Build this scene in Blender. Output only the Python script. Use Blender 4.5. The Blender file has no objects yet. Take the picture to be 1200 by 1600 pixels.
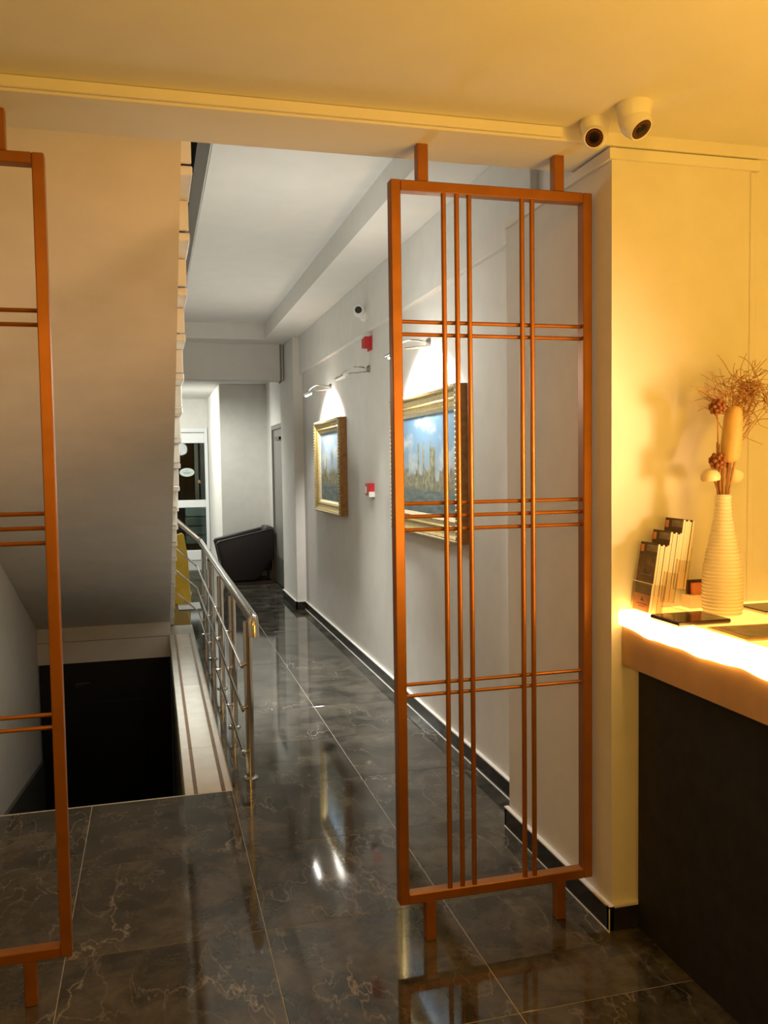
import bpy, bmesh, math, random
from mathutils import Vector, Matrix
random.seed(7)
SC = bpy.context.scene
COL = SC.collection
# ------------------------------------------------------------------ camera
yaw, pitch, roll = .261027, -.0565757, -.014315
fwd = Vector((math.sin(yaw)*math.cos(pitch), math.cos(yaw)*math.cos(pitch), math.sin(pitch)))
rt0 = Vector((math.cos(yaw), -math.sin(yaw), 0)); up0 = rt0.cross(fwd)
rt = rt0*math.cos(roll)+up0*math.sin(roll); upv = -rt0*math.sin(roll)+up0*math.cos(roll)
cd = bpy.data.cameras.new('camera'); cam = bpy.data.objects.new('camera', cd); COL.objects.link(cam)
cd.sensor_fit = 'VERTICAL'; cd.sensor_height = 24; cd.lens = 1346.26/1600*24; cd.clip_start = .05
cam.matrix_world = Matrix(((rt.x, upv.x, -fwd.x, 0), (rt.y, upv.y, -fwd.y, 0), (rt.z, upv.z, -fwd.z, 1.5), (0, 0, 0, 1)))
SC.camera = cam
# ------------------------------------------------------------------ world, light, exposure
w = bpy.data.worlds.new('night'); SC.world = w; w.use_nodes = True
w.node_tree.nodes['Background'].inputs[0].default_value = (.02, .022, .03, 1)
w.node_tree.nodes['Background'].inputs[1].default_value = .3
SC.view_settings.view_transform = 'Standard'; SC.view_settings.look = 'None'
SC.view_settings.gamma = 1; SC.view_settings.use_curve_mapping = False
SC.view_settings.exposure = 0
WARM = (1, .53, .05); COOL = (1, 1.02, .93)
def light(name, kind, loc, energy, color, aim=None, **kw):
    d = bpy.data.lights.new(name, kind); d.energy = energy; d.color = color
    for k, v in kw.items(): setattr(d, k, v)
    o = bpy.data.objects.new(name, d); COL.objects.link(o); o.location = loc
    if aim is not None:
        o.rotation_euler = (Vector(aim)-Vector(loc)).to_track_quat('-Z', 'Y').to_euler()
    return o
# warm light of the reception: out-of-view lamps plus added fills
light('lobby_ceiling_fill', 'AREA', (1.75, .1, 1.25), 42, WARM, (.9, .5, 3), shape='DISK', size=.6)  # added warm fill thrown upward to brighten the ceiling, no fixture there
light('desk_lamp_light', 'POINT', (2.25, 1.35, 1.2), 2.6, WARM, shadow_soft_size=.09)
light('soffit_fill', 'AREA', (2.3, 1.0, 1.4), 4.8, (1, .57, .26), (-.7, 4.0, 1.9), shape='DISK', size=.4, spread=math.radians(40))  # added fill aimed at the stair soffit, kept narrow to spare the wall
light('lobby_lamp', 'AREA', (-.8, -1.5, 2.2), 4, (1, .48, .08), (1.37, 2.9, 1.4), shape='DISK', size=.5, spread=math.radians(60))
# added corridor fills, a small downlight past the cross beam, and the bright entrance lobby
light('corridor_floor_fill', 'AREA', (.72, 5.3, 2.94), 12, COOL, (.72, 5.5, 0), shape='DISK', size=.4, spread=math.radians(58))  # added fill pointing down to brighten the corridor floor
light('corridor_fill', 'POINT', (.74, 4.4, 1.95), 16, COOL, shadow_soft_size=.16)  # added point fill for walls and stairwell; no pendant hangs here
light('corridor_ceiling_fill', 'AREA', (.75, 6.9, 1.5), 9, COOL, (.75, 6.6, 3), shape='RECTANGLE', size=.5, size_y=3.0)  # added fill facing up to lift the corridor ceiling, no fixture
light('far_downlight', 'SPOT', (.30, 10.45, 2.50), 105, COOL, (.72, 10.85, 0), shadow_soft_size=.02, spot_size=math.radians(150), spot_blend=1)
light('entrance_lamp', 'AREA', (-.2, 12.2, 2.5), 60, COOL, (.5, 12.6, .6), shape='DISK', size=.5)
# ------------------------------------------------------------------ materials
M = {}
def nodes(name):
    m = bpy.data.materials.new(name); m.use_nodes = True; M[name] = m
    return m, m.node_tree.nodes, m.node_tree.links, m.node_tree.nodes['Principled BSDF']
def setp(b, **k):
    nm = dict(col='Base Color', rough='Roughness', metal='Metallic', spec='Specular IOR Level', trans='Transmission Weight', ior='IOR', coat='Coat Weight', alpha='Alpha')
    for a, v in k.items():
        b.inputs[nm[a]].default_value = (*v, 1) if a == 'col' else v
def mat(name, col, rough=.5, metal=0, vary=.0, scale=30, bump=0, emit=None, **k):
    """procedural material: colour broken up by noise, fine relief"""
    m, n, l, b = nodes(name); setp(b, col=col, rough=rough, metal=metal, **k)
    if vary or bump:
        tc = n.new('ShaderNodeTexCoord'); nz = n.new('ShaderNodeTexNoise'); nz.inputs['Scale'].default_value = scale; nz.inputs['Detail'].default_value = 4
        l.new(tc.outputs['Object'], nz.inputs['Vector'])
        if vary:
            r = n.new('ShaderNodeValToRGB'); r.color_ramp.elements[0].position = .3; r.color_ramp.elements[1].position = .7
            r.color_ramp.elements[0].color = (*[c*(1-vary) for c in col], 1); r.color_ramp.elements[1].color = (*[min(1, c*(1+vary)) for c in col], 1)
            l.new(nz.outputs[0], r.inputs[0]); l.new(r.outputs[0], b.inputs['Base Color'])
        if bump:
            bp = n.new('ShaderNodeBump'); bp.inputs['Strength'].default_value = bump; bp.inputs['Distance'].default_value = .004
            l.new(nz.outputs[0], bp.inputs['Height']); l.new(bp.outputs[0], b.inputs['Normal'])
    if emit:
        b.inputs['Emission Color'].default_value = (*emit[0], 1); b.inputs['Emission Strength'].default_value = emit[1]
    return m
mat('plaster', (.76, .74, .70), .75, vary=.03, scale=9, bump=.10)
mat('ceiling_paint', (.78, .76, .72), .85, vary=.02, scale=6, bump=.05)
mat('stair_plaster', (.74, .70, .66), .7, vary=.05, scale=5, bump=.16)
mat('white_trim', (.8, .79, .76), .45)
mat('copper', (.35, .128, .019), .38, .55, vary=.10, scale=14)
mat('steel', (.62, .60, .57), .16, 1)
mat('chrome', (.85, .85, .85), .08, 1)
mat('marble_white', (.74, .71, .65), .25, vary=.06, scale=8)
mat('band_brown', (.20, .12, .07), .3, vary=.15, scale=20)
mat('grout', (.44, .40, .33), .7, vary=.1, scale=60)
mat('grout_white', (.72, .70, .66), .6)
mat('void_black', (.012, .012, .012), .6)  # black colour stands in for darkness upstairs and outside
mat('door_black', (.010, .009, .009), .35, vary=.2, scale=10)
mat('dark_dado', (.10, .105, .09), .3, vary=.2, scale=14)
mat('gold', (.42, .31, .12), .42, .7, vary=.25, scale=60, bump=.4)
mat('gold_dark', (.30, .15, .05), .5, .4, vary=.25, scale=30)
mat('gold_pale', (.62, .54, .36), .4, .5, vary=.15, scale=60)
mat('leather', (.016, .012, .016), .42, vary=.15, scale=40, bump=.12)
mat('dark_wood', (.05, .026, .02), .4, vary=.2, scale=25)
mat('aluminium', (.78, .79, .80), .35, .1)
mat('door_metal', (.24, .23, .21), .42, .3, vary=.08, scale=12)
mat('red_plastic', (.55, .025, .03), .35)
mat('white_plastic', (.82, .80, .76), .35)
mat('black_glass', (.008, .008, .01), .08)
mat('lens_ring', (.06, .012, .012), .25)
mat('yellow_plastic', (.92, .58, .03), .4, vary=.05, scale=20)
mat('sticker', (.50, .57, .54), .5)
mat('sticker_ink', (.20, .22, .21), .5)
mat('crate', (.42, .50, .48), .4, vary=.05, scale=10)
mat('ceramic', (.86, .78, .62), .35)
mat('pod', (.62, .40, .14), .6, vary=.12, scale=30, bump=.2)
mat('twig', (.40, .19, .06), .6, vary=.2, scale=60)
mat('seed', (.28, .10, .03), .7, vary=.3, scale=80, bump=.5)
mat('cream_dome', (.80, .68, .42), .5, vary=.06, scale=20)
mat('fabric_panel', (.010, .009, .011), .75, vary=.45, scale=16, bump=.6)
mat('print_photo', (.10, .045, .03), .35, vary=.9, scale=38)
mat('print_dark', (.045, .02, .016), .35, vary=.3, scale=30)
mat('print_grey', (.22, .17, .12), .35, vary=.35, scale=24)
mat('print_orange', (.72, .26, .12), .4, vary=.06, scale=14)
mat('print_ink', (.16, .05, .06), .4)
mat('paper', (.82, .74, .60), .5)
mat('board_paper', (.55, .36, .16), .45, vary=.12, scale=18)
mat('slab_dark', (.045, .025, .018), .12, vary=.2, scale=14)
mat('lamp_tube', (.9, .9, .9), .4, emit=((1, .96, .88), 40))
mat('led', (.9, .8, .6), .4, emit=((1, .54, .14), 11))
mat('onyx', (.52, .31, .13), .28, vary=.10, scale=9)
mat('onyx_backlit', (.75, .58, .36), .25, vary=.06, scale=7, emit=((1, .50, .10), 1.6))
mat('mat_pale', (.55, .54, .52), .4, vary=.06, scale=20)
# clear glass / acrylic: thin, lets light through
def glass(name, tint, ior=1.45):
    m, n, l, b = nodes(name)
    tr = n.new('ShaderNodeBsdfTransparent'); tr.inputs[0].default_value = (*tint, 1)
    gl = n.new('ShaderNodeBsdfGlossy'); gl.inputs['Roughness'].default_value = .02
    fr = n.new('ShaderNodeFresnel'); fr.inputs[0].default_value = ior
    mx = n.new('ShaderNodeMixShader'); l.new(fr.outputs[0], mx.inputs[0]); l.new(tr.outputs[0], mx.inputs[1]); l.new(gl.outputs[0], mx.inputs[2])
    l.new(mx.outputs[0], n['Material Output'].inputs[0]); n.remove(b)
glass('clear_glass', (.75, .80, .78)); glass('acrylic', (.93, .90, .85), 1.12)
# polished dark marble tile with pale veins, every tile its own piece of the pattern
def marble():
    m, n, l, b = nodes('marble_tile'); setp(b, rough=.06, spec=.65)
    tc = n.new('ShaderNodeNewGeometry'); oi = n.new('ShaderNodeObjectInfo')
    mu = n.new('ShaderNodeMath'); mu.operation = 'MULTIPLY'; mu.inputs[1].default_value = 37; l.new(oi.outputs['Random'], mu.inputs[0])
    ad = n.new('ShaderNodeVectorMath'); ad.operation = 'ADD'; l.new(tc.outputs['Position'], ad.inputs[0]); l.new(mu.outputs[0], ad.inputs[1])
    n1 = n.new('ShaderNodeTexNoise'); n1.inputs['Scale'].default_value = 3.2; n1.inputs['Detail'].default_value = 6; l.new(ad.outputs[0], n1.inputs['Vector'])
    sc = n.new('ShaderNodeVectorMath'); sc.operation = 'SCALE'; sc.inputs['Scale'].default_value = .30; l.new(n1.outputs['Color'], sc.inputs[0])
    a2 = n.new('ShaderNodeVectorMath'); a2.operation = 'ADD'; l.new(ad.outputs[0], a2.inputs[0]); l.new(sc.outputs[0], a2.inputs[1])
    mp = n.new('ShaderNodeMapping'); mp.inputs['Rotation'].default_value = (0, 0, .6); mp.inputs['Scale'].default_value = (1, .45, 1); l.new(ad.outputs[0], mp.inputs[0])
    def vein(scale, wdt, dist):
        v = n.new('ShaderNodeTexNoise'); v.inputs['Scale'].default_value = scale; v.inputs['Detail'].default_value = 8; v.inputs['Distortion'].default_value = dist; l.new(mp.outputs[0], v.inputs['Vector'])
        q = n.new('ShaderNodeMath'); q.operation = 'SUBTRACT'; q.inputs[1].default_value = .5; l.new(v.outputs[0], q.inputs[0])
        z = n.new('ShaderNodeMath'); z.operation = 'ABSOLUTE'; l.new(q.outputs[0], z.inputs[0])
        r = n.new('ShaderNodeMapRange'); r.inputs['From Min'].default_value = 0; r.inputs['From Max'].default_value = wdt; r.inputs['To Min'].default_value = 1; r.inputs['To Max'].default_value = 0
        l.new(z.outputs[0], r.inputs['Value']); return r
    v1 = vein(2.4, .0042, .25); v2 = vein(6.0, .010, .35)
    n2 = n.new('ShaderNodeTexNoise'); n2.inputs['Scale'].default_value = 5; n2.inputs['Detail'].default_value = 8; n2.inputs['Roughness'].default_value = .7; l.new(a2.outputs[0], n2.inputs['Vector'])
    cl = n.new('ShaderNodeValToRGB'); cl.color_ramp.elements[0].position = .36; cl.color_ramp.elements[1].position = .72
    cl.color_ramp.elements[0].color = (.017, .0165, .0135, 1); cl.color_ramp.elements[1].color = (.128, .113, .088, 1); l.new(n2.outputs[0], cl.inputs[0])
    n3 = n.new('ShaderNodeTexNoise'); n3.inputs['Scale'].default_value = 2.3; n3.inputs['Detail'].default_value = 3; l.new(ad.outputs[0], n3.inputs['Vector'])
    gate = n.new('ShaderNodeMapRange'); gate.inputs['From Min'].default_value = .44; gate.inputs['From Max'].default_value = .62; l.new(n3.outputs[0], gate.inputs['Value'])
    g1 = n.new('ShaderNodeMath'); g1.operation = 'MULTIPLY'; l.new(v1.outputs[0], g1.inputs[0]); l.new(gate.outputs[0], g1.inputs[1])
    g2 = n.new('ShaderNodeMath'); g2.operation = 'MULTIPLY'; l.new(v2.outputs[0], g2.inputs[0]); l.new(gate.outputs[0], g2.inputs[1])
    g3 = n.new('ShaderNodeMath'); g3.operation = 'MULTIPLY_ADD'; g3.inputs[1].default_value = .6; l.new(g2.outputs[0], g3.inputs[0]); l.new(g1.outputs[0], g3.inputs[2]); g3.use_clamp = True
    mx = n.new('ShaderNodeMix'); mx.data_type = 'RGBA'; mx.inputs[7].default_value = (.24, .21, .17, 1)
    l.new(g3.outputs[0], mx.inputs[0]); l.new(cl.outputs[0], mx.inputs[6]); l.new(mx.outputs[2], b.inputs['Base Color'])
marble()
mat('marble_skirting', (.022, .020, .018), .16, vary=.5, scale=7)
# painted harbour view: sky with cloud, a hazy row of buildings, water with dark craft
def painting(name, seed, haze):
    m, n, l, b = nodes(name); setp(b, rough=.5)
    tc = n.new('ShaderNodeTexCoord'); sp = n.new('ShaderNodeSeparateXYZ'); l.new(tc.outputs['Generated'], sp.inputs[0])
    U, V = sp.outputs['Y'], sp.outputs['Z']
    def noise(sy, sz, detail=5, rough=.6):
        mp = n.new('ShaderNodeMapping'); mp.inputs['Scale'].default_value = (1, sy, sz); mp.inputs['Location'].default_value = (seed, seed*2.3, seed*.7); l.new(tc.outputs['Generated'], mp.inputs[0])
        z = n.new('ShaderNodeTexNoise'); z.inputs['Scale'].default_value = 1; z.inputs['Detail'].default_value = detail; z.inputs['Roughness'].default_value = rough; l.new(mp.outputs[0], z.inputs['Vector']); return z.outputs[0]
    def ramp(src, *st):
        r = n.new('ShaderNodeValToRGB')
        while len(r.color_ramp.elements) < len(st): r.color_ramp.elements.new(.5)
        for e, (p, c) in zip(r.color_ramp.elements, st): e.position = p; e.color = (*c, 1)
        l.new(src, r.inputs[0]); return r.outputs[0]
    def math_(op, a, b_):
        x = n.new('ShaderNodeMath'); x.operation = op; x.use_clamp = False
        for i, s in enumerate((a, b_)):
            if isinstance(s, (int, float)): x.inputs[i].default_value = s
            else: l.new(s, x.inputs[i])
        return x.outputs[0]
    def mix(f, a, c):
        x = n.new('ShaderNodeMix'); x.data_type = 'RGBA'; l.new(f, x.inputs[0]); l.new(a, x.inputs[6]); l.new(c, x.inputs[7]); return x.outputs[2]
    def step(v, lo, hi):
        r = n.new('ShaderNodeMapRange'); r.inputs['From Min'].default_value = lo; r.inputs['From Max'].default_value = hi; l.new(v, r.inputs['Value']); return r.outputs[0]
    sky = ramp(V, (.35, (.34, .42, .50)), (.62, (.20+haze, .34+haze, .52+haze)), (1, (.12+haze, .26+haze, .46+haze)))
    cloud = step(noise(3.2, 3.6), .50, .70)
    white = ramp(V, (0, (.62, .62, .56)), (1, (.66, .72, .78)))
    sky = mix(cloud, sky, white)
    def blocks(nb):
        fl_ = math_('FLOOR', math_('MULTIPLY', U, nb), 0); wn = n.new('ShaderNodeTexWhiteNoise'); wn.noise_dimensions = '1D'
        l.new(math_('ADD', fl_, seed), wn.inputs['W']); return wn.outputs['Value']
    tall = math_('MULTIPLY', math_('GREATER_THAN', blocks(31), .88), .26)
    height = math_('ADD', math_('ADD', math_('MULTIPLY', blocks(7), .14), math_('MULTIPLY', blocks(17), .09)), math_('ADD', tall, .27))
    town = step(math_('SUBTRACT', math_('ADD', height, math_('MULTIPLY', noise(30, 30), .05)), V), -.012, .012)
    stone = ramp(noise(22, 14, 4, .7), (.3, (.06, .07, .05)), (.5, (.24, .23, .13)), (.7, (.44, .42, .30)))
    pic = mix(town, sky, stone)
    water = ramp(noise(7, 26, 4, .7), (.3, (.06, .09, .09)), (.55, (.16, .22, .23)), (.75, (.34, .38, .36)))
    pic = mix(step(math_('SUBTRACT', .25, V), -.02, .02), pic, water)
    dk_ = n.new('ShaderNodeMix'); dk_.data_type = 'RGBA'; dk_.blend_type = 'MULTIPLY'; dk_.inputs[0].default_value = 1; dk_.inputs[7].default_value = (.56, .55, .50, 1)
    l.new(pic, dk_.inputs[6]); l.new(dk_.outputs[2], b.inputs['Base Color'])
painting('harbour_view', 3.1, 0.0); painting('quay_view', 8.7, .16)

# ------------------------------------------------------------------ mesh helpers
class MB:
    def __init__(s): s.v = []; s.f = []; s.m = []
    def add(s, vs, fs, mi=0):
        o = len(s.v); s.v += [tuple(v) for v in vs]; s.f += [tuple(i+o for i in f) for f in fs]; s.m += [mi]*len(fs); return s
    def box(s, x0, x1, y0, y1, z0, z1, mi=0, M4=None):
        vs = [Vector((x, y, z)) for z in (z0, z1) for y in (y0, y1) for x in (x0, x1)]
        if M4: vs = [M4 @ v for v in vs]
        return s.add(vs, [(0, 2, 3, 1), (4, 5, 7, 6), (0, 1, 5, 4), (2, 6, 7, 3), (0, 4, 6, 2), (1, 3, 7, 5)], mi)
    def bbox(s, x0, x1, y0, y1, z0, z1, b=.004, M4=None, seg=1):
        bm = bmesh.new(); bmesh.ops.create_cube(bm, size=1)
        for v in bm.verts: v.co = Vector(((x0+x1)/2+v.co.x*(x1-x0), (y0+y1)/2+v.co.y*(y1-y0), (z0+z1)/2+v.co.z*(z1-z0)))
        bmesh.ops.bevel(bm, geom=bm.edges[:], offset=b, segments=seg, profile=.5, affect='EDGES')
        return s.bm(bm, M4)
    def bm(s, bm, M4=None):
        bm.verts.index_update(); s.add([(M4 @ v.co) if M4 else v.co.copy() for v in bm.verts], [[v.index for v in f.verts] for f in bm.faces]); bm.free(); return s
    def prism(s, pts, axis, a, b):
        """polygon extruded along an axis; pts are the two other coordinates in x,y,z order"""
        def mk(p, t): c = list(p); c.insert('xyz'.index(axis), t); return c
        n = len(pts); vs = [mk(p, a) for p in pts]+[mk(p, b) for p in pts]
        return s.add(vs, [tuple(range(n))[::-1], tuple(range(n, 2*n))]+[(i, (i+1) % n, n+(i+1) % n, n+i) for i in range(n)])
    def lathe(s, prof, c=(0, 0, 0), n=32, M4=None, cap=True):
        vs = []; 
        for r, z in prof:
            for k in range(n):
                a = 2*math.pi*k/n; v = Vector((r*math.cos(a), r*math.sin(a), z)); vs.append(((M4 @ v) if M4 else v)+Vector(c))
        fs = [(i*n+k, i*n+(k+1) % n, (i+1)*n+(k+1) % n, (i+1)*n+k) for i in range(len(prof)-1) for k in range(n)]
        if cap: fs += [tuple(range(n))[::-1], tuple(range((len(prof)-1)*n, len(prof)*n))]
        return s.add(vs, fs)
    def tube(s, path, r, n=12, rs=None, cap=True):
        P = [Vector(p) for p in path]; T = []
        for i in range(len(P)): T.append((P[min(i+1, len(P)-1)]-P[max(i-1, 0)]).normalized())
        u = T[0].orthogonal().normalized(); vs = []
        for i, p in enumerate(P):
            u = (u-T[i]*u.dot(T[i])).normalized(); w_ = T[i].cross(u); rr = rs[i] if rs else r
            for k in range(n):
                a = 2*math.pi*k/n; vs.append(p+(u*math.cos(a)+w_*math.sin(a))*rr)
        fs = [(i*n+k, i*n+(k+1) % n, (i+1)*n+(k+1) % n, (i+1)*n+k) for i in range(len(P)-1) for k in range(n)]
        if cap: fs += [tuple(range(n))[::-1], tuple(range((len(P)-1)*n, len(P)*n))]
        return s.add(vs, fs)
    def ball(s, c, r, sub=2, sc=(1, 1, 1)):
        bm = bmesh.new(); bmesh.ops.create_icosphere(bm, subdivisions=sub, radius=r)
        for v in bm.verts: v.co = Vector((v.co.x*sc[0], v.co.y*sc[1], v.co.z*sc[2]))+Vector(c)
        return s.bm(bm)
def world_loc(o):
    v = Vector((0, 0, 0))
    while o is not None: v += o.location; o = o.parent
    return v
def ob(name, mb, material, parent=None, smooth=False, kind=None, local=False, label=None, extra=()):
    me = bpy.data.meshes.new(name); off = Vector((0, 0, 0)) if (local or parent is None) else world_loc(parent)
    me.from_pydata([Vector(v)-off for v in mb.v], [], mb.f)
    for mm in (material, *extra): me.materials.append(M[mm])
    if extra:
        for p, i in zip(me.polygons, mb.m): p.material_index = i
    bm = bmesh.new(); bm.from_mesh(me); bmesh.ops.recalc_face_normals(bm, faces=bm.faces); bm.to_mesh(me); bm.free()
    if smooth:
        for p in me.polygons: p.use_smooth = True
        me.set_sharp_from_angle(angle=math.radians(smooth if smooth is not True else 45))
    o = bpy.data.objects.new(name, me); COL.objects.link(o)
    if parent: o.parent = parent
    if kind: o['kind'] = kind
    if label: o['label'] = label
    return o
def struct(name, mb, material, **k): return ob(name, mb, material, kind='structure', **k)
def tag(o, label, cat, group=None):
    o['label'] = label; o['category'] = cat
    if group: o['group'] = group
    return o
def thing(name, label, cat, loc=(0, 0, 0), group=None):
    o = bpy.data.objects.new(name, None); COL.objects.link(o); o.location = loc; o.empty_display_size = .1
    return tag(o, label, cat, group)
def copy_tree(o, parent=None):
    c = o.copy(); COL.objects.link(c); c.parent = parent
    for ch in [x for x in bpy.data.objects if x.parent == o]: copy_tree(ch, c)
    return c
def arc(pts, n=6, r=.03):
    """round the inner corners of a polyline"""
    P = [Vector(p) for p in pts]; out = [P[0]]
    for a, b, c in zip(P, P[1:], P[2:]):
        p = b+(a-b).normalized()*min(r, (a-b).length*.45); q = b+(c-b).normalized()*min(r, (c-b).length*.45)
        for k in range(n+1):
            t = k/n; out.append(p*(1-t)**2+b*2*t*(1-t)+q*t*t)
    return out+[P[-1]]

# ------------------------------------------------------------------ floor
EDGE = 3.957; WX = .10; FAR = 7.83
LX0, LX1, LY0 = -2.2, 3.2, -2.4            # reception extents
f = MB().box(LX0, LX1, LY0, EDGE-.004, -.18, -.0012).box(WX+.002, 1.62, EDGE-.004, FAR, -.18, -.0012).box(-1.1, 1.62, FAR, 15.2, -.18, -.0012)
floor = struct('floor', f, 'grout')
GX, GY, TX, TY = .31, EDGE, .612, .62
tile_meshes = {}
def tile(x0, x1, y0, y1):
    g = .0013
    dx, dy = round(x1-x0-2*g, 4), round(y1-y0-2*g, 4)
    if dx < .03 or dy < .03: return
    key = (dx, dy)
    if key not in tile_meshes:
        c = .0006; a, b = dx/2, dy/2
        vs = [(-a, -b, -.0012), (a, -b, -.0012), (a, b, -.0012), (-a, b, -.0012), (-a, -b, -c), (a, -b, -c), (a, b, -c), (-a, b, -c), (-a+c, -b+c, 0), (a-c, -b+c, 0), (a-c, b-c, 0), (-a+c, b-c, 0)]
        fs = [(8, 9, 10, 11)]+[(i, (i+1) % 4, 4+(i+1) % 4, 4+i) for i in range(4)]+[(4+i, 4+(i+1) % 4, 8+(i+1) % 4, 8+i) for i in range(4)]
        tile_meshes[key] = ob('tile', MB().add(vs, fs), 'marble_tile', floor, local=True); o = tile_meshes[key]
    else:
        o = tile_meshes[key].copy(); COL.objects.link(o)
    o.location = ((x0+x1)/2, (y0+y1)/2, 0)
def clip(lo, hi, a, b): return max(lo, a), min(hi, b)
for i in range(-5, 6):
    for j in range(-11, 19):
        x0, y0 = GX+i*TX, GY+j*TY; x1, y1 = x0+TX, y0+TY
        if j < 0: a = clip(x0, x1, LX0, 2.4)+clip(y0, y1, -1.0, EDGE)
        elif y0 < FAR-.05: a = clip(x0, x1, WX+.215, 1.51)+clip(y0, y1, EDGE, 99)
        else: a = clip(x0, x1, -1.0, 1.51)+clip(y0, y1, FAR, 14.1)
        if a[1] > a[0] and a[3] > a[2]: tile(*a)
# marble coping beside the stairwell, with two thin brown bands; a slab every 0.65 m
yy = EDGE
while yy < FAR-.05:
    y1 = min(FAR, yy+.66)
    s_ = ob('coping_slab', MB().bbox(WX, WX+.212, yy+.001, y1-.001, -.03, .002, .002), 'marble_white', floor)
    ob('brown_band', MB().box(WX+.040, WX+.058, yy+.001, y1-.001, 0, .0026), 'band_brown', s_)
    ob('brown_band', MB().box(WX+.165, WX+.183, yy+.001, y1-.001, 0, .0026), 'band_brown', s_)
    yy = y1
ob('edge_strip', MB().box(-1.0, WX+.21, EDGE-.004, EDGE+.003, -.02, .0012), 'marble_white', floor)

# ------------------------------------------------------------------ stairwell below
BZ = -2.1
wl = MB().box(-1.12, -1.0, 2.70, 8.0, BZ, 4.2)
struct('wall_stairwell_left', wl, 'plaster')
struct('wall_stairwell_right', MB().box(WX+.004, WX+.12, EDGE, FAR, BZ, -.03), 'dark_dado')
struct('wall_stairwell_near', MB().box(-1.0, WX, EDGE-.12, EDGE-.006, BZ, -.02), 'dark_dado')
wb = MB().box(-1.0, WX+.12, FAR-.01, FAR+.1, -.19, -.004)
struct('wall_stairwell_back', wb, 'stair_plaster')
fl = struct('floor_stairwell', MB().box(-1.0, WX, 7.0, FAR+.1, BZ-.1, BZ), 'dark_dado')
for k in range(12):
    ob('step', MB().bbox(-1.0, WX, EDGE+.25*k, EDGE+.25*(k+1)+.02, -.175*(k+1)-.17, -.175*(k+1), .004), 'marble_skirting', fl)
# sloping skirting of the descending stair on the left wall
struct('baseboard_stairwell', MB().prism([(4.0, -.45), (7.82, -1.03), (7.82, -2.1), (7.2, -2.1), (4.0, -.6)], 'x', -1.0, -.975), 'dark_dado')
d2 = struct('door_2', MB().bbox(-.99, WX, FAR+.02, FAR+.06, BZ, -.19, .003), 'door_black')
ob('door_panel', MB().bbox(-.80, -.12, FAR+.008, FAR+.02, BZ+.2, -.55, .008), 'door_black', d2)
ob('name_plate', MB().bbox(-.70, -.585, FAR+.004, FAR+.02, -.405, -.375, .003), 'steel', d2, label='small dull metal plate')

# ------------------------------------------------------------------ flight of stairs rising towards the lobby
SL = .4596
def sz(y): return 2.47-SL*(y-2.71)
stairs = thing('staircase', 'plastered underside of the staircase rising towards the lobby, white marble step ends on its right', 'staircase', (-.45, 8.1, 0))
TH = .10
soff = MB().prism([(2.645, sz(2.645)), (FAR-.012, sz(FAR-.012)), (FAR-.012, .002), (8.30, .002), (8.30, .01), (2.645, sz(2.645)+TH)], 'x', -.998, .11)
ob('soffit_slab', soff, 'stair_plaster', stairs)
G = .30; R_ = G*SL; Y0 = 8.08+(TH+.02)/SL
def top(y): return sz(y)+TH+.002
for k in range(20):
    y1 = Y0-G*k; y0 = y1-G; z0 = R_*k; z1 = z0+R_
    if y1 < 2.70: break
    y0 = max(y0, 2.65)
    st = ob('step', MB().prism([(y0+.004, max(top(y0+.004), .002)), (y1-.02, max(top(y1-.02), .002)), (y1-.02, z1-.03), (y0+.004, z1-.03)], 'x', -.997, .112), 'marble_white', stairs)
    ob('tread', MB().bbox(-.997, .153, y0+.002, y1+.022, z1-.03, z1, .004), 'marble_white', st)
    ob('riser', MB().bbox(-.997, .149, y1-.02, y1, z0+.002, z1-.031, .003), 'marble_white', st)

# ------------------------------------------------------------------ ceilings
CZ = 2.487; BZ2 = 2.45
struct('ceiling', MB().box(LX0, LX1, LY0, 2.39, CZ, CZ+.2), 'ceiling_paint')
# the shallow beam across the lobby mouth, its lip facing the lobby
struct('ceiling_beam', MB().bbox(LX0, LX1, 2.39, 2.645, BZ2, BZ2+.6, .003), 'ceiling_paint')
struct('trim_1', MB().bbox(LX0, 1.20, 2.376, 2.392, BZ2+.006, CZ-.001, .003), 'ceiling_paint')
struct('ceiling_corridor', MB().box(.305, 1.16, 2.645, 9.05, 2.96, 3.34).box(1.155, 1.62, 2.645, 9.05, 2.80, 3.34).box(.305, 1.62, 9.05, 9.62, 2.80, 3.34), 'ceiling_paint')
struct('ceiling_edge', MB().box(.297, .305, 2.645, 9.6, 2.965, 3.335), 'plaster')
struct('ceiling_crossbeam', MB().bbox(-1.1, 1.40, 9.40, 9.62, 2.415, 2.83, .004), 'ceiling_paint')
struct('ceiling_entrance', MB().box(-1.1, 1.62, 9.62, 15.2, 2.56, 2.8), 'ceiling_paint')
struct('wall_upper_back', MB().box(-1.1, .4, 9.41, 9.6, 2.8, 4.2), 'void_black')
struct('ceiling_upper', MB().box(-1.1, .4, 2.5, 9.6, 4.2, 4.3), 'void_black')
struct('wall_upper_right', MB().box(.34, .44, 2.645, 9.6, 3.345, 4.2), 'void_black')

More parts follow.
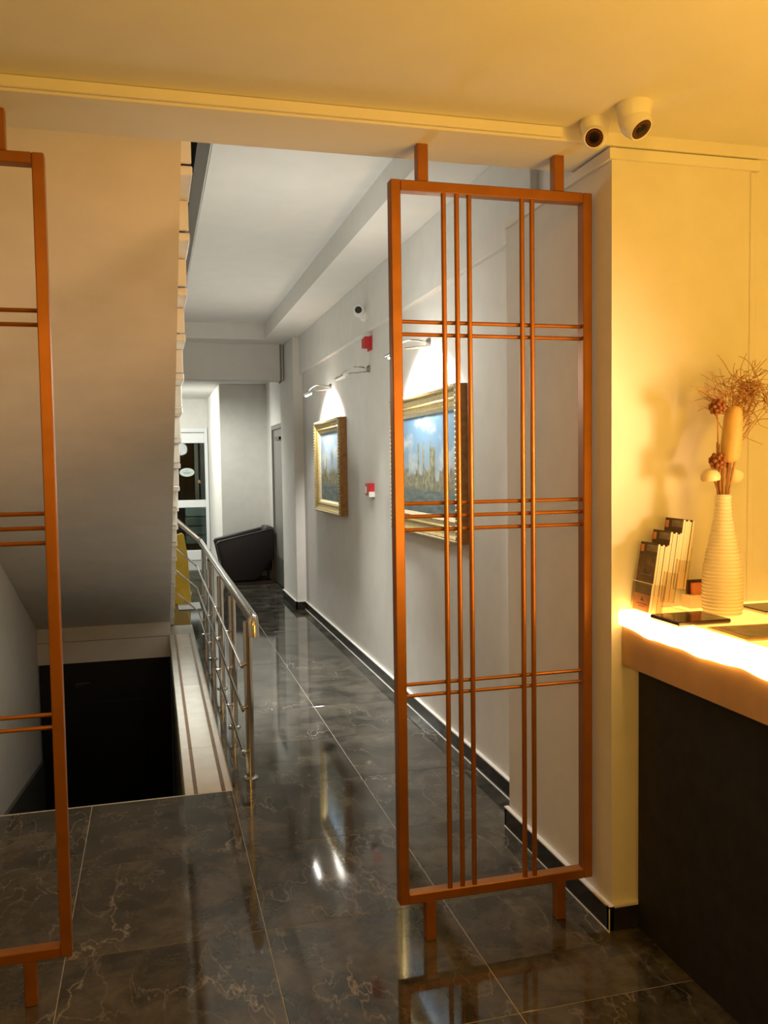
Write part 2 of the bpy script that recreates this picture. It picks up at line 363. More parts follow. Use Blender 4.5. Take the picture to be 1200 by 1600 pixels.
# ------------------------------------------------------------------ corridor right side
struct('wall_corridor', MB().box(1.505, 1.62, 2.5, 9.75, 0, 2.8).box(1.47, 1.62, 10.98, 15.2, 0, 2.56).box(1.47, 1.62, 9.72, 10.98, 1.99, 2.56).box(1.47, 1.62, 9.72, 9.78, 0, 1.99).box(1.60, 1.70, 9.7, 11.0, 0, 2), 'plaster')
struct('wall_band', MB().bbox(1.472, 1.506, 3.2, 8.81, 2.42, 2.8, .003), 'plaster')
struct('wall_pier', MB().prism([(1.376, 2.405), (3.2, 2.405), (3.2, 2.52), (1.60, 2.52), (1.60, 3.22), (1.376, 3.22)], 'z', 0, 2.455), 'plaster')
struct('wall_column', MB().bbox(1.408, 1.51, 8.80, 9.72, 0, 2.8, .004), 'plaster')
BH = .078
bb = struct('baseboard_corridor', MB().bbox(1.490, 1.506, 3.22, 8.80, .003, BH, .002), 'marble_skirting')
ob('cap_line', MB().box(1.486, 1.506, 3.22, 8.80, BH, BH+.006), 'grout_white', bb, label='thin white line along its top')
ob('floor_joint', MB().box(1.484, 1.490, 3.22, 8.80, 0, .003), 'grout_white', bb)
bb = struct('baseboard_pier', MB().bbox(1.360, 1.377, 2.389, 3.235, .003, BH, .002).bbox(1.360, 1.60, 2.389, 2.406, .003, BH, .002).bbox(1.36, 1.5, 3.218, 3.235, .003, BH, .002), 'marble_skirting')
ob('cap_line', MB().box(1.358, 1.377, 2.387, 3.235, BH, BH+.005).box(1.358, 1.6, 2.387, 2.406, BH, BH+.006), 'grout_white', bb)
ob('floor_joint', MB().box(1.357, 1.361, 2.386, 3.235, 0, .003).box(1.3585, 1.3615, 2.3875, 2.3905, .003, BH), 'grout_white', bb)
bb = struct('baseboard_column', MB().bbox(1.392, 1.409, 8.785, 9.73, .003, BH, .002).bbox(1.392, 1.49, 8.785, 8.801, .003, BH, .002), 'marble_skirting')
ob('cap_line', MB().box(1.390, 1.409, 8.783, 9.73, BH, BH+.006).box(1.390, 1.49, 8.783, 8.801, BH, BH+.006), 'grout_white', bb)
# grey metal door deep in the right wall
d1 = struct('door_1', MB().bbox(1.484, 1.52, 9.83, 10.93, .01, 1.94, .004), 'door_metal')
ob('door_frame', MB().bbox(1.462, 1.55, 10.92, 10.98, 0, 1.99, .003).bbox(1.462, 1.55, 9.78, 9.83, 0, 1.99, .003).bbox(1.462, 1.55, 9.83, 10.92, 1.935, 1.99, .003), 'door_metal', d1)
ob('kick_plate', MB().bbox(1.480, 1.485, 9.88, 10.88, .02, .36, .002), 'dark_dado', d1)
ob('door_closer', MB().bbox(1.455, 1.484, 10.25, 10.62, 1.80, 1.835, .004), 'black_glass', d1, label='black door closer')
# conduit on the end of the cross beam
tag(ob('cable_conduit', MB().tube(arc([(1.372, 9.388, 2.80), (1.372, 9.388, 2.40), (1.35, 9.388, 2.385)], r=.02), .010, 8), 'door_metal', smooth=True), 'thin grey conduit running down the right end of the corridor cross beam', 'conduit')

# ------------------------------------------------------------------ far entrance
struct('wall_end', MB().bbox(.86, 1.506, 11.46, 14.1, 0, 2.56, .004), 'plaster')
struct('trim_2', MB().bbox(.855, .862, 12.3, 12.42, 1.70, 1.80, .001), 'white_trim')
struct('wall_entrance', MB().box(-1.1, .86, 14.06, 14.16, 2.10, 2.56), 'plaster')
struct('wall_entrance_left', MB().box(-1.2, -1.1, 8.0, 15.2, 0, 2.6), 'plaster')
gd = struct('door_3', MB().bbox(-.27, .80, 13.98, 14.05, 2.03, 2.10, .004).bbox(-.27, .80, 13.97, 14.05, 1.86, 2.02, .006).bbox(-.27, .80, 13.97, 14.05, .84, .96, .006).bbox(-.27, .80, 13.97, 14.05, 0.0, .16, .006).bbox(.80, .852, 13.97, 14.05, .16, 2.10, .004).bbox(-.35, -.27, 13.97, 14.05, .16, 2.1, .004), 'aluminium')
ob('pane', MB().box(-.27, .80, 14.005, 14.013, .96, 1.86), 'clear_glass', gd)
ob('pane', MB().box(-.27, .80, 14.005, 14.013, .16, .84), 'clear_glass', gd)
ob('pane', MB().box(-.27, .80, 14.005, 14.013, 2.02, 2.03), 'clear_glass', gd)
ob('upright', MB().bbox(.64, .70, 14.02, 14.06, .96, 1.86, .004), 'door_metal', gd)
def disc(rx, rz, cx, y, cz, t, n=40):
    return MB().prism([(cx+rx*math.cos(2*math.pi*k/n), cz+rz*math.sin(2*math.pi*k/n)) for k in range(n)], 'y', y, y+t)
stk = ob('oval_sticker', disc(.115, .068, .52, 13.999, 1.40, .004), 'sticker', gd, label='pale oval sticker with faint lettering')
ink = MB()
for k, (x, z, wd) in enumerate([(.50, 1.425, .03), (.455, 1.395, .13), (.475, 1.375, .09)]): ink.box(x, x+wd, 13.996, 13.999, z, z+.008)
ob('faint_lettering', ink, 'sticker_ink', stk)
struct('wall_outside', MB().box(-2.5, 3, 16.6, 16.7, -.3, 3.2), 'void_black')
struct('floor_outside', MB().box(-2.5, 3, 15.2, 16.6, -.3, -.02), 'void_black')
cr = thing('crate_stack', 'pale green stacked plastic boxes seen through the lower door glass', 'crate', (.66, 14.6, 0))
for k in range(4):
    ob('crate_body', MB().bbox(.50, 1.0, 14.45, 14.8, .22+.15*k, .355+.15*k, .012), 'crate', cr)
ob('crate_base', MB().bbox(.52, .98, 14.47, 14.78, -.006, .22, .01), 'void_black', cr)

# ------------------------------------------------------------------ stair railing
rail = thing('stair_railing', 'polished steel railing with three thin rods along the stairwell edge', 'railing', (.41, 6, 0))
HZ = .79
ob('handrail', MB().tube(arc([(.430, 3.975, HZ-.085), (.428, 3.985, HZ), (.412, 8.28, HZ), (.185, 8.28, HZ+.21)], 5, .03), .025, 14), 'steel', rail, smooth=True)
for y in (4.09, 4.93, 5.82, 6.75, 7.75):
    p = ob('post', MB().tube([(.412, y, 0.0), (.412, y, HZ-.03)], .021, 14), 'steel', rail, smooth=True)
    ob('post_flange', MB().lathe([(.036, 0), (.036, .006), (.024, .012)], (.412, y, 0), 16), 'steel', p, smooth=True)
    for z in (.553, .345, .13): ob('rod_clip', MB().tube([(.372, y, z), (.395, y, z)], .011, 10), 'steel', p, smooth=True)
for z in (.553, .345, .13):
    ob('rod', MB().tube(arc([(.378, 4.04, z), (.375, 8.26, z), (.185, 8.26, z+.18)], 4, .03), .0075, 8), 'steel', rail, smooth=True)

# ------------------------------------------------------------------ copper screens
def make_screen():
    t = thing('room_divider', 'x', 'screen', (1.03, 2.52, 0), 'copper screens across the lobby mouth')
    X0, X1, Z0, Z1, fw, Y0, Y1 = .702, 1.362, .128, 2.34, .031, 2.50, 2.54
    b = .0025
    ob('upright', MB().bbox(X0, X0+fw, Y0, Y1, Z0, Z1, b), 'copper', t); ob('upright', MB().bbox(X1-fw, X1, Y0, Y1, Z0, Z1, b), 'copper', t)
    ob('rail', MB().bbox(X0+fw, X1-fw, Y0, Y1, Z1-fw, Z1, b), 'copper', t); ob('rail', MB().bbox(X0+fw, X1-fw, Y0, Y1, Z0, Z0+fw, b), 'copper', t)
    for x in (.787, 1.233):
        ob('hanger', MB().bbox(x, x+.034, 2.503, 2.537, Z1, BZ2+.001, b), 'copper', t)
        ob('leg', MB().bbox(x, x+.034, 2.503, 2.537, 0, Z0, b), 'copper', t)
    for x in (.870, .912, .952, 1.126, 1.160):
        ob('vertical_bar', MB().tube([(x, 2.512, Z0+fw), (x, 2.512, Z1-fw)], .0078, 10), 'copper', t, smooth=True)
    for z in (1.926, 1.888, 1.375, 1.335, 1.294, .815, .779):
        ob('cross_bar', MB().tube([(X0+fw, 2.524, z), (X1-fw, 2.524, z)], .006, 8), 'copper', t, smooth=True)
    return t
scr = make_screen()
scr['label'] = 'tall copper lattice screen standing before the corridor wall beside the pier'
s2 = copy_tree(scr); s2.location.x = scr.location.x-1.62
s2['label'] = 'copper lattice screen under the staircase, cut off by the left picture edge'

# ------------------------------------------------------------------ lobby walls
struct('wall_lobby_left', MB().box(LX0-.1, LX0, LY0, 4.0, -.01, 2.7), 'plaster')
struct('wall_lobby_right', MB().box(LX1, LX1+.1, LY0, 2.6, -.01, 2.7), 'plaster')
struct('wall_lobby_back', MB().box(LX0, LX1, LY0-.1, LY0, -.01, 2.7), 'plaster')
struct('wall_lobby_inner', MB().box(LX0, -1.002, 2.646, 2.75, -.01, 2.7), 'plaster')
struct('ceiling_inner', MB().box(LX0, -1.0, 2.645, EDGE+.1, BZ2, 2.7), 'ceiling_paint')
struct('trim_3', MB().prism([(1.362, 2.391), (1.895, 2.391), (1.895, 2.4055), (1.3765, 2.4055), (1.3765, 3.2), (1.362, 3.2)], 'z', BZ2-.038, BZ2-.006), 'white_trim')
struct('trim_4', MB().bbox(1.868, 1.892, 2.400, 2.406, 1.03, BZ2-.040, .003), 'plaster')

# ------------------------------------------------------------------ reception counter
CT = 1.03
ct = thing('reception_counter', 'reception counter with a glowing stone top and dark upholstered front', 'counter', (1.9, 1.2, 0))
ob('front_panel', MB().box(1.462, 1.50, -.6, 2.388, 0.0, .86), 'fabric_panel', ct)
ob('side_post', MB().bbox(1.47, 1.60, 2.30, 2.404, .08, .86, .003), 'plaster', ct) if False else None
ob('fascia', MB().bbox(1.410, 1.452, -.6, 2.402, .855, 1.000, .003), 'onyx', ct, label='veined tan stone fascia')
ob('countertop', MB().bbox(1.452, 2.02, -.6, 2.402, .985, CT, .003), 'onyx_backlit', ct, label='stone top glowing from lamps underneath')
# lit diffuser set in the front edge: its lower rim is wavy where the stone lets the light through
pts = []; n = 150
led = MB(); vs = []
for k in range(n+1):
    y = 2.400-3.0*k/n
    h = .979-.013*min(1, k/n*4)-.004*math.sin(y*9.1+1)-.003*math.sin(y*23+.4)-.0015*math.sin(y*51)
    vs += [(1.4095, y, h), (1.400, y, h), (1.398, y, h+.012), (1.398, y, CT-.007), (1.405, y, CT+.0005), (1.456, y, CT+.0005)]
fs = []
for k in range(n): fs += [(6*k+i, 6*k+i+1, 6*k+i+7, 6*k+i+6) for i in range(5)]
ob('light_strip', led.add(vs, fs), 'led', ct, smooth=60)

# things on the counter
def lean(a): return Matrix.Rotation(a, 4, 'Y')
HX, HY = 1.424, 2.338            # foot of the front leaflet row
bh = thing('leaflet_holder', 'clear acrylic three-tier leaflet holder at the wall end of the counter', 'holder', (HX+.06, HY, CT))
def tierM(k): return Matrix.Translation((HX+.012+.043*k, HY, CT+.006+.036*k)) @ Matrix.Rotation(math.radians(-2), 4, 'Z') @ lean(math.radians(8.5))
ac = MB()
ac.box(HX-.004, HX+.15, HY-.058, HY+.058, CT, CT+.004)
ob('holder_base', ac, 'acrylic', bh)
for k in range(3):
    m4 = tierM(k)
    ob('back_sheet', MB().box(.039, .0405, -.056, .056, -.002, .13, M4=m4), 'acrylic', bh)
    fr = MB().box(-.0042, -.0028, -.056, .056, -.003, .088, M4=m4).box(-.0042, .039, -.0575, -.056, -.003, .088, M4=m4).box(-.0042, .039, .056, .0575, -.003, .088, M4=m4)
    ob('pocket', fr, 'acrylic', bh)
    ed = MB().box(-.0046, -.0024, -.058, .058, .0865, .0895, M4=m4).box(-.0046, -.0024, -.058, -.055, 0, .088, M4=m4)
    ob('pocket_rim', ed, 'paper', bh, label='bright cut edge')
names = ['front', 'middle', 'back']
for k in range(3):
    for q in range(5):
        m4 = tierM(k) @ Matrix.Translation((.0005+.0078*q, random.uniform(-.0015, .0015), 0)) 
        base = m4.translation
        lf = thing('leaflet', 'x', 'leaflet', base, 'leaflets in the acrylic holder')
        hh = .212-.004*(q % 2)
        ob('pages', MB().box(.0006, .0072, -.050, .050, 0, hh-.002, M4=m4), 'paper', lf)
        cover = MB().box(0, .0006, -.050, .050, .052, hh-.04, M4=m4); ob('cover_photo', cover, 'print_photo', lf)
        ob('cover_header', MB().box(0, .0006, -.050, .050, hh-.04, hh, M4=m4), 'print_dark', lf)
        if q == 0:
            ob('cover_band', MB().box(0, .0006, -.050, .050, 0, .052, M4=m4), 'print_orange', lf, label='orange band with a small emblem')
            lg = MB().box(-.0006, 0, .028, .046, hh-.030, hh-.008, M4=m4); ob('logo_square', lg, 'print_orange', lf)
            ob('header_view', MB().box(-.0004, 0, -.048, .012, hh-.026, hh-.006, M4=m4), 'print_grey', lf)
            for z0, z1 in ((.082, .084), (.112, .114)): ob('cover_line', MB().box(-.0004, 0, -.036, .030, z0, z1, M4=m4), 'print_grey', lf)
            em = MB()
            for a in range(-2, 3): em.box(-.0005, 0, -.002, .002, 0, .012, M4=m4 @ Matrix.Translation((0, a*.004, .032)) @ Matrix.Rotation(a*.45, 4, 'X'))
            for y in range(9): em.box(-.0005, 0, -.032+y*.0072, -.032+y*.0072+.0055, .020, .0235, M4=m4)
            em.box(-.0005, 0, -.018, .020, .013, .0155, M4=m4)
            ob('emblem', em, 'print_ink', lf)
        else:
            ob('cover_band', MB().box(0, .0006, -.050, .050, 0, .052, M4=m4), 'print_orange', lf)
        if q == 0: lf['label'] = 'front leaflet of the %s tier in the acrylic leaflet holder' % ['lowest', 'middle', 'highest'][k]; pass
        else: lf['label'] = '%s leaflet from the front in the %s tier of the acrylic holder' % (['', 'second', 'third', 'fourth', 'hindmost'][q], ['lowest', 'middle', 'highest'][k])

# ribbed vase
VX, VY = 1.652, 2.235
va = thing('vase', 'tall cream ribbed ceramic bottle vase on the reception counter', 'vase', (VX, VY, CT))
ctrl = [(.057, 0), (.060, .03), (.0615, .08), (.059, .13), (.051, .18), (.042, .22), (.034, .26), (.027, .30), (.0245, .34), (.0245, .362)]
def vr(z):
    for (r0, z0), (r1, z1) in zip(ctrl, ctrl[1:]):
        if z <= z1: t = (z-z0)/(z1-z0); t = t*t*(3-2*t); return r0+(r1-r0)*t
    return ctrl[-1][0]
prof = [(.050, 0)]
nr = 240
for k in range(nr+1):
    z = .362*k/nr; rib = (.5+.5*math.cos(2*math.pi*z/.0106)); prof.append((vr(z)-(.0034*rib+.0), z))
prof += [(.020, .362), (.019, .34)]
ob('body', MB().lathe(prof, (VX, VY, CT), 40), 'ceramic', va, smooth=60)
# dried arrangement
da = thing('dried_flowers', 'dried arrangement of pods, seed heads and curly twigs in the ribbed vase', 'dried flowers', (VX, VY, CT+.36))
def P(x, y, z): return (VX+x, VY+y, CT+z)
for k in range(9):
    a = k*.7; ox, oy = .013*math.cos(a*2.1), .013*math.sin(a*1.7)
    top = P(.010+ox*1.7, oy*1.5, .50+.02*math.sin(k))
    ob('stem', MB().tube([P(ox*.8, oy*.8, .30), P(ox, oy, .38), top], .0034, 6), 'twig', da, smooth=True)
pod = [(.004, -.006), (.016, -.002), (.024, .006), (.028, .02), (.030, .05), (.0285, .09), (.027, .13), (.022, .152), (.013, .161), (.003, .164)]
ob('luffa_pod', MB().lathe(pod, P(.010, -.016, .463), 20, Matrix.Rotation(.09, 4, 'Y')), 'pod', da, smooth=True, label='long pale woody pod')
pod2 = [(.003, 0), (.010, .01), (.017, .05), (.016, .10), (.006, .135)]
ob('slim_pod', MB().lathe(pod2, P(.040, .02, .50), 14, Matrix.Rotation(.22, 4, 'Y')), 'pod', da, smooth=True)
def seedhead(c, r):
    s = MB().ball(c, r*.72, 2)
    rnd = random.Random(int(c[2]*1000))
    for k in range(26):
        z = 1-2*(k+.5)/26; a = k*2.4; q = math.sqrt(1-z*z); d = Vector((q*math.cos(a), q*math.sin(a), z))
        s.ball(Vector(c)+d*r*.8, r*.28, 1)
    return s
ob('seed_head', seedhead(P(-.032, -.012, .622), .025), 'seed', da, smooth=True, label='dark brown seed head')
ob('seed_head', seedhead(P(-.032, -.016, .462), .026), 'seed', da, smooth=True)
ob('stem', MB().tube([P(-.008, 0, .34), P(-.022, -.004, .50), P(-.028, -.01, .612)], .0025, 6), 'twig', da, smooth=True)
ob('stem', MB().tube([P(-.006, 0, .34), P(-.016, -.006, .40), P(-.022, -.014, .448)], .0025, 6), 'twig', da, smooth=True)
dome = [(.001, .022), (.010, .021), (.020, .016), (.027, .006), (.029, -.006), (.026, -.014), (.020, -.016), (.002, -.012)]
ob('cream_dome', MB().lathe(dome, P(-.042, .004, .418), 20, Matrix.Rotation(-.12, 4, 'Y')), 'cream_dome', da, smooth=True, label='pale cream dome-shaped fruit')
ob('cream_dome', MB().lathe(dome, P(.048, .018, .418), 20, Matrix.Rotation(.5, 4, 'Y') @ Matrix.Scale(-1, 4, (0, 0, 1))), 'cream_dome', da, smooth=True)
ob('stem', MB().tube([P(-.012, 0, .34), P(-.020, .002, .38), P(-.028, .004, .405)], .0028, 6), 'seed', da, smooth=True)
tw = MB(); rnd = random.Random(5)
def curl(p, d, L, n=14, wig=.5, r=.0014):
    pts = [Vector(p)]; d = Vector(d).normalized()
    ax = Vector((rnd.uniform(-1, 1), rnd.uniform(-1, 1), rnd.uniform(-1, 1))).normalized(); sp = rnd.uniform(-wig, wig)
    for k in range(n):
        d = Matrix.Rotation(sp+rnd.uniform(-.2, .2), 3, ax) @ d; pts.append(pts[-1]+d*L/n)
    tw.tube(pts, r, 4, rs=[r*(1-.5*i/n) for i in range(n+1)], cap=False)
for k in range(150):      # dense knot to the upper right
    c = P(.092+rnd.gauss(0, .036), .01+rnd.gauss(0, .024), .668+rnd.gauss(0, .026))
    curl(c, (rnd.uniform(-1, 1), rnd.uniform(-1, 1), rnd.uniform(-.6, 1)), rnd.uniform(.06, .12), 14, .8)
for k in range(22):      # stalks feeding the knot
    curl(P(.018+rnd.uniform(-.008, .008), .012, .44), (.30+rnd.uniform(-.12, .12), rnd.uniform(-.1, .1), 1), .23, 10, .04, .0016)
for k in range(36):      # loose sprays to the left and above
    curl(P(.0+rnd.uniform(-.01, .04), .005, .63+rnd.uniform(-.03, .03)), (rnd.uniform(-1.2, .3), rnd.uniform(-.3, .3), rnd.uniform(-.1, .9)), rnd.uniform(.07, .13), 12, .16)
for k in range(8):
    curl(P(.06, .01, .56+rnd.uniform(-.03, .03)), (rnd.uniform(.3, 1), rnd.uniform(-.3, .3), rnd.uniform(-.3, .7)), .13, 12, .28)
o = ob('curly_twigs', tw, 'twig', da, smooth=True, kind='stuff', label='tangle of thin curly reddish twigs')
# flat things
fd = thing('menu_folder', 'dark glossy flat folder lying at the counter edge before the leaflet holder', 'folder', (1.48, 2.155, CT))
ob('cover', MB().bbox(1.400, 1.572, 2.085, 2.228, CT+.004, CT+.016, .003), 'slab_dark', fd); ob('pages', MB().box(1.406, 1.568, 2.089, 2.224, CT+.0005, CT+.004), 'paper', fd)
bd = thing('price_board', 'brown printed card lying flat on the bright counter at the right picture edge', 'card', (1.6, 1.95, CT))
m4 = Matrix.Translation((1.585, 1.955, CT)) @ Matrix.Rotation(math.radians(-4), 4, 'Z')
ob('sheet', MB().bbox(-.125, .14, -.092, .085, .0008, .006, .001, M4=m4), 'board_paper', bd)
ob('printed_field', MB().box(-.10, .12, -.070, .066, .006, .0066, M4=m4), 'print_grey', bd)
dk = thing('dark_notebook', 'dark notebook lying on the counter right of the vase', 'notebook', (1.82, 2.24, CT))
ob('cover', MB().bbox(1.755, 1.93, 2.17, 2.30, CT+.008, CT+.013, .001), 'slab_dark', dk); ob('pages', MB().box(1.760, 1.925, 2.174, 2.296, CT+.0005, CT+.008), 'paper', dk)
cb = thing('card_box', 'small box of cards with an orange top behind the folder, left of the vase', 'box', (1.645, 2.35, CT))
ob('box_body', MB().bbox(1.612, 1.70, 2.335, 2.385, CT+.0005, CT+.045, .002), 'paper', cb)
ob('card', MB().bbox(1.622, 1.70, 2.340, 2.352, CT+.045, CT+.082, .001, M4=None), 'print_orange', cb)
ob('card', MB().bbox(1.612, 1.70, 2.353, 2.362, CT+.045, CT+.090, .001), 'slab_dark', cb)

# ------------------------------------------------------------------ cameras
def dome_camera(label, base, aim, R):
    t = thing('dome_camera', label, 'security camera', (base[0], base[1], CZ))
    ob('base', MB().lathe([(R*.98, 0), (R, -.008), (R*.94, -.022), (R*.86, -.040), (R*.74, -.052)], (base[0], base[1], CZ), 28), 'white_plastic', t, smooth=True)
    c = Vector((base[0], base[1], CZ-.046)); d = Vector(aim).normalized(); q = d.to_track_quat('Z', 'Y').to_matrix().to_4x4()
    e = ob('eyeball', MB().lathe([(R*.70, -.028), (R*.86, 0), (R*.84, .014), (R*.76, .030), (R*.66, .040), (R*.60, .038)], c, 28, q), 'white_plastic', t, smooth=True)
    ob('lens_face', MB().lathe([(R*.60, .034), (R*.58, .039), (.001, .039)], c, 28, q), 'lens_ring', e, smooth=True)
    ob('lens', MB().lathe([(R*.33, .038), (R*.30, .0405), (.001, .0415)], c, 20, q), 'black_glass', e, smooth=True)
    led_ = MB()
    for k in range(18):
        a = 2*math.pi*k/18; led_.ball(c+q.to_3x3() @ Vector((R*.46*math.cos(a), R*.46*math.sin(a), .039)), .0016, 1)
    ob('infrared_diodes', led_, 'print_grey', e)
dome_camera('white dome camera nearer the screen, its round lens facing the viewer', (1.272, 2.318), (-.52, -.80, -.42), .043)
dome_camera('white dome camera right of the other, tilted down to the right', (1.322, 2.190), (.25, -.55, -.75), .050)
cc = thing('corridor_camera', 'small white turret camera high on the corridor wall above the red sounder', 'security camera', (1.47, 5.95, 2.55))
ob('base', MB().lathe([(.048, 0), (.048, .012), (.040, .03)], (1.472, 5.95, 2.545), 20, Matrix.Rotation(-math.pi/2, 4, 'Y')), 'white_plastic', cc, smooth=True)
q = Vector((-.35, -.93, .02)).to_track_quat('Z', 'Y').to_matrix().to_4x4()
e = ob('eyeball', MB().lathe([(.02, -.04), (.042, -.015), (.043, .02), (.036, .042)], (1.425, 5.93, 2.565), 20, q), 'white_plastic', cc, smooth=True)
ob('lens', MB().lathe([(.025, .040), (.024, .045), (.001, .045)], (1.425, 5.93, 2.565), 16, q), 'black_glass', e, smooth=True)

# fire alarm devices
an = thing('alarm_sounder', 'dark red alarm sounder high on the corridor wall', 'alarm', (1.49, 5.94, 2.34))
ob('body', MB().prism([(5.895, 2.300), (5.985, 2.312), (5.985, 2.375), (5.895, 2.385)], 'x', 1.452, 1.505), 'red_plastic', an)
ob('mount', MB().bbox(1.495, 1.5055, 5.885, 5.995, 2.292, 2.392, .002), 'red_plastic', an)
cp = thing('fire_call_point', 'square red fire call point on the corridor wall between the two paintings', 'fire alarm', (1.49, 5.93, 1.31))
ob('body', MB().bbox(1.462, 1.505, 5.885, 5.985, 1.272, 1.36, .004), 'red_plastic', cp)
ob('window', MB().bbox(1.458, 1.463, 5.945, 5.972, 1.29, 1.335, .001), 'white_plastic', cp, label='pale slot')
ob('key_flap', MB().bbox(1.462, 1.504, 5.872, 5.886, 1.262, 1.30, .002), 'white_plastic', cp)

# ------------------------------------------------------------------ paintings
def painting_obj(label, y0, y1, z0, z1, pic, fw=.10):
    XW, XF = 1.5035, 1.432
    t = thing('painting', label, 'painting', (XW, (y0+y1)/2, z0), 'gilt framed harbour paintings')
    # moulding section: (inset from the outer edge, x), mitred round four sides
    sec = [(0, XW), (0, XF+.012), (.008, XF), (.022, XF+.002), (.034, XF+.018), (.058, XF+.026), (.064, XF+.020), (.072, XF+.020), (.078, XF+.034), (fw, XF+.042), (fw, XW)]
    cor = [(y0, z0, 1, 1), (y1, z0, -1, 1), (y1, z1, -1, -1), (y0, z1, 1, -1)]
    def ring(sec, closed):
        vs = []
        for (yy, zz, sy, szn) in cor: vs += [(x, yy+sy*i, zz+szn*i) for i, x in sec]
        k = len(sec); fs = []
        for c in range(4):
            for i in range(k if closed else k-1):
                j = (i+1) % k; c2 = (c+1) % 4; fs.append((c*k+i, c*k+j, c2*k+j, c2*k+i))
        return MB().add(vs, fs)
    fr = ob('frame', ring(sec, True), 'gold', t)
    ob('inner_slip', ring([(fw-.004, XF+.030), (fw+.016, XF+.044), (fw+.016, XW-.002), (fw-.004, XW-.002)], True), 'gold_pale', t)
    ob('outer_side', ring([(-.001, XW), (-.001, XF+.014), (.002, XF+.014), (.002, XW)], True), 'gold_dark', t)
    bd = MB()
    def beads(a, b_, n):
        for k in range(n+1):
            p = Vector(a).lerp(Vector(b_), k/n); bd.ball(p, .0115, 1, (.8, 1, 1))
    e = .008
    ny, nz = int((y1-y0)/.026), int((z1-z0)/.026)
    for z in (z0+e, z1-e): beads((XF+.004, y0+e, z), (XF+.004, y1-e, z), ny)
    for y in (y0+e, y1-e): beads((XF+.004, y, z0+e), (XF+.004, y, z1-e), nz)
    ob('carved_beading', bd, 'gold_pale', fr, smooth=True, kind='stuff')
    cv = MB().box(XF+.046, XF+.052, y0+fw, y1-fw, z0+fw, z1-fw)
    ob('canvas', cv, pic, t)
painting_obj('large gilt framed harbour painting seen through the copper screen', 3.985, 5.19, 1.095, 1.885, 'harbour_view', .105)
painting_obj('gilt framed painting of a hazy quay hanging further along the corridor', 6.75, 7.82, 1.08, 1.875, 'quay_view', .085)

# picture lamps: rose, bowed arm, twin crossbar, tube head
def picture_lamp(label, y, lit, z=2.165):
    t = thing('picture_lamp', label, 'wall lamp', (1.5, y, z), 'chrome picture lamps along the corridor wall')
    ob('wall_rose', MB().lathe([(.026, 0), (.026, .008), (.018, .018), (.001, .020)], (1.5048, y, z), 16, Matrix.Rotation(-math.pi/2, 4, 'Y')), 'door_metal', t, smooth=True)
    hx = 1.30
    pth = arc([(1.49, y, z), (1.46, y, z+.012), (1.38, y+.02, z+.018), (1.325, y+.02, z-.015), (hx, y+.02, z-.055)], 5, .05)
    ob('arm', MB().tube(pth, .006, 8), 'chrome', t, smooth=True)
    ob('brace', MB().tube([(1.485, y-.012, z-.022), (1.43, y, z-.026), (1.36, y+.015, z-.03)], .007, 8), 'chrome', t, smooth=True)
    ob('joint', MB().ball((hx+.012, y+.02, z-.045), .014, 2), 'chrome', t, smooth=True)
    hd = ob('lamp_head', MB().tube([(hx, y-.12, z-.058), (hx, y+.16, z-.058)], .013, 12), 'chrome', t, smooth=True)
    ob('tube', MB().tube([(hx+.008, y-.10, z-.068), (hx+.008, y+.14, z-.068)], .009, 10), 'lamp_tube' if lit else 'white_plastic', hd, smooth=True)
    if lit:
        l_ = light('picture_lamp_light', 'SPOT', (hx+.03, y+.02, z-.085), lit, (1, .97, .90), (1.60, y+.02, z-.36), spot_size=math.radians(140), spot_blend=.35, shadow_soft_size=.03)
picture_lamp('lit chrome picture lamp over the large painting behind the screen', 4.60, 100)
picture_lamp('unlit chrome picture lamp between the two paintings, above the fire call point', 5.98, 0, 2.17)
picture_lamp('lit chrome picture lamp over the far quay painting', 7.34, 100)

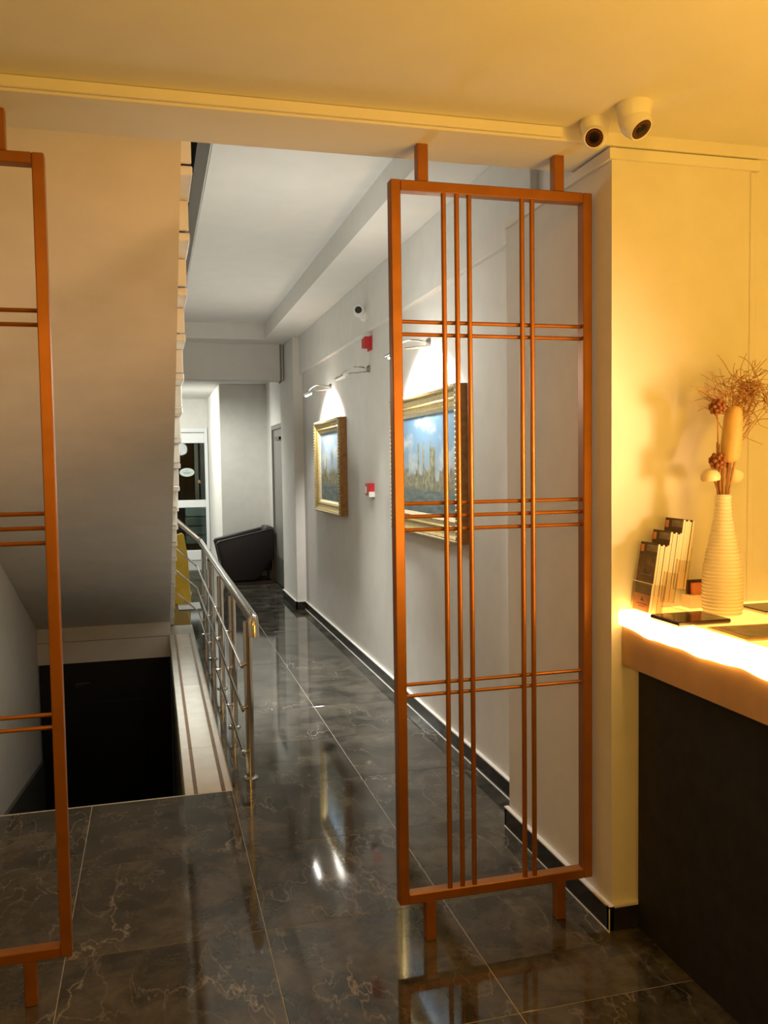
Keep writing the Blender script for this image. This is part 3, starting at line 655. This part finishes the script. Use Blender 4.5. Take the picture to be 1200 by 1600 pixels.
# ------------------------------------------------------------------ armchair at the end of the corridor, in profile
ac = thing('armchair', 'dark leather tub armchair turned sideways at the corridor end beside the metal door', 'armchair', (1.1, 11.05, 0))
side = [(x-.008, z) for x, z in [(.742, .525), (.755, .48), (.800, .26), (.885, .055), (1.20, .05), (1.245, .075), (1.43, .30), (1.462, .34), (1.466, .665), (1.452, .694), (1.42, .695), (.765, .556)]]
def armp(y0, y1):
    bm = bmesh.new(); vs = [bm.verts.new((x, y0, z)) for x, z in side]; fc = bm.faces.new(vs)
    r = bmesh.ops.extrude_face_region(bm, geom=[fc]); bmesh.ops.translate(bm, verts=[g for g in r['geom'] if isinstance(g, bmesh.types.BMVert)], vec=(0, y1-y0, 0))
    bmesh.ops.recalc_face_normals(bm, faces=bm.faces)
    es = [e for e in bm.edges if len(e.link_faces) == 2 and max(len(g.verts) for g in e.link_faces) > 4]
    bmesh.ops.bevel(bm, geom=es, offset=.012, segments=3, profile=.5, affect='EDGES')
    return MB().bm(bm)
for y0, y1 in ((10.83, 10.93), (11.32, 11.42)): ob('arm', armp(y0, y1), 'leather', ac, smooth=True)
ob('seat', MB().bbox(.80, 1.36, 10.93, 11.32, .20, .40, .03, seg=3), 'leather', ac, smooth=True)
ob('backrest', MB().bbox(-.06, .06, 10.92, 11.33, 0, .555, .03, M4=Matrix.Translation((1.375, 0, .16)) @ Matrix.Rotation(.06, 4, 'Y'), seg=3), 'leather', ac, smooth=True)
ob('piping', MB().tube([(.752, 10.832, .535), (.768, 10.832, .555), (1.08, 10.832, .622), (1.42, 10.832, .694)], .006, 6), 'leather', ac, smooth=True)
for y in (10.86, 11.36):
    ob('leg', MB().bbox(1.418, 1.452, y-.018, y+.018, 0, .40, .003), 'dark_wood', ac)
    ob('runner', MB().bbox(.88, 1.418, y-.02, y+.02, 0.0, .035, .003), 'dark_wood', ac)

# ------------------------------------------------------------------ wet floor sign, pale mat
wf = thing('wet_floor_sign', 'yellow folding wet-floor sign standing behind the foot of the stairs', 'sign', (.26, 9.75, 0))
def sign_panel(sg):
    pts = [(.15, .0), (.365, .0), (.358, .10), (.345, .50), (.312, .74), (.285, .76), (.22, .74), (.165, .55), (.16, .10)]
    m = MB().prism([(x, z) for x, z in pts], 'y', -.012, .012)
    m.v = [(x, 9.76+sg*(.16-.14*z/.76)+y, z) for x, y, z in m.v]; return m
ob('panel', sign_panel(-1), 'yellow_plastic', wf); ob('panel', sign_panel(1), 'yellow_plastic', wf)
tag(ob('doormat', MB().bbox(.22, .45, 9.14, 9.57, .0005, .012, .003), 'mat_pale'), 'pale flat mat on the floor in front of the yellow sign', 'mat')
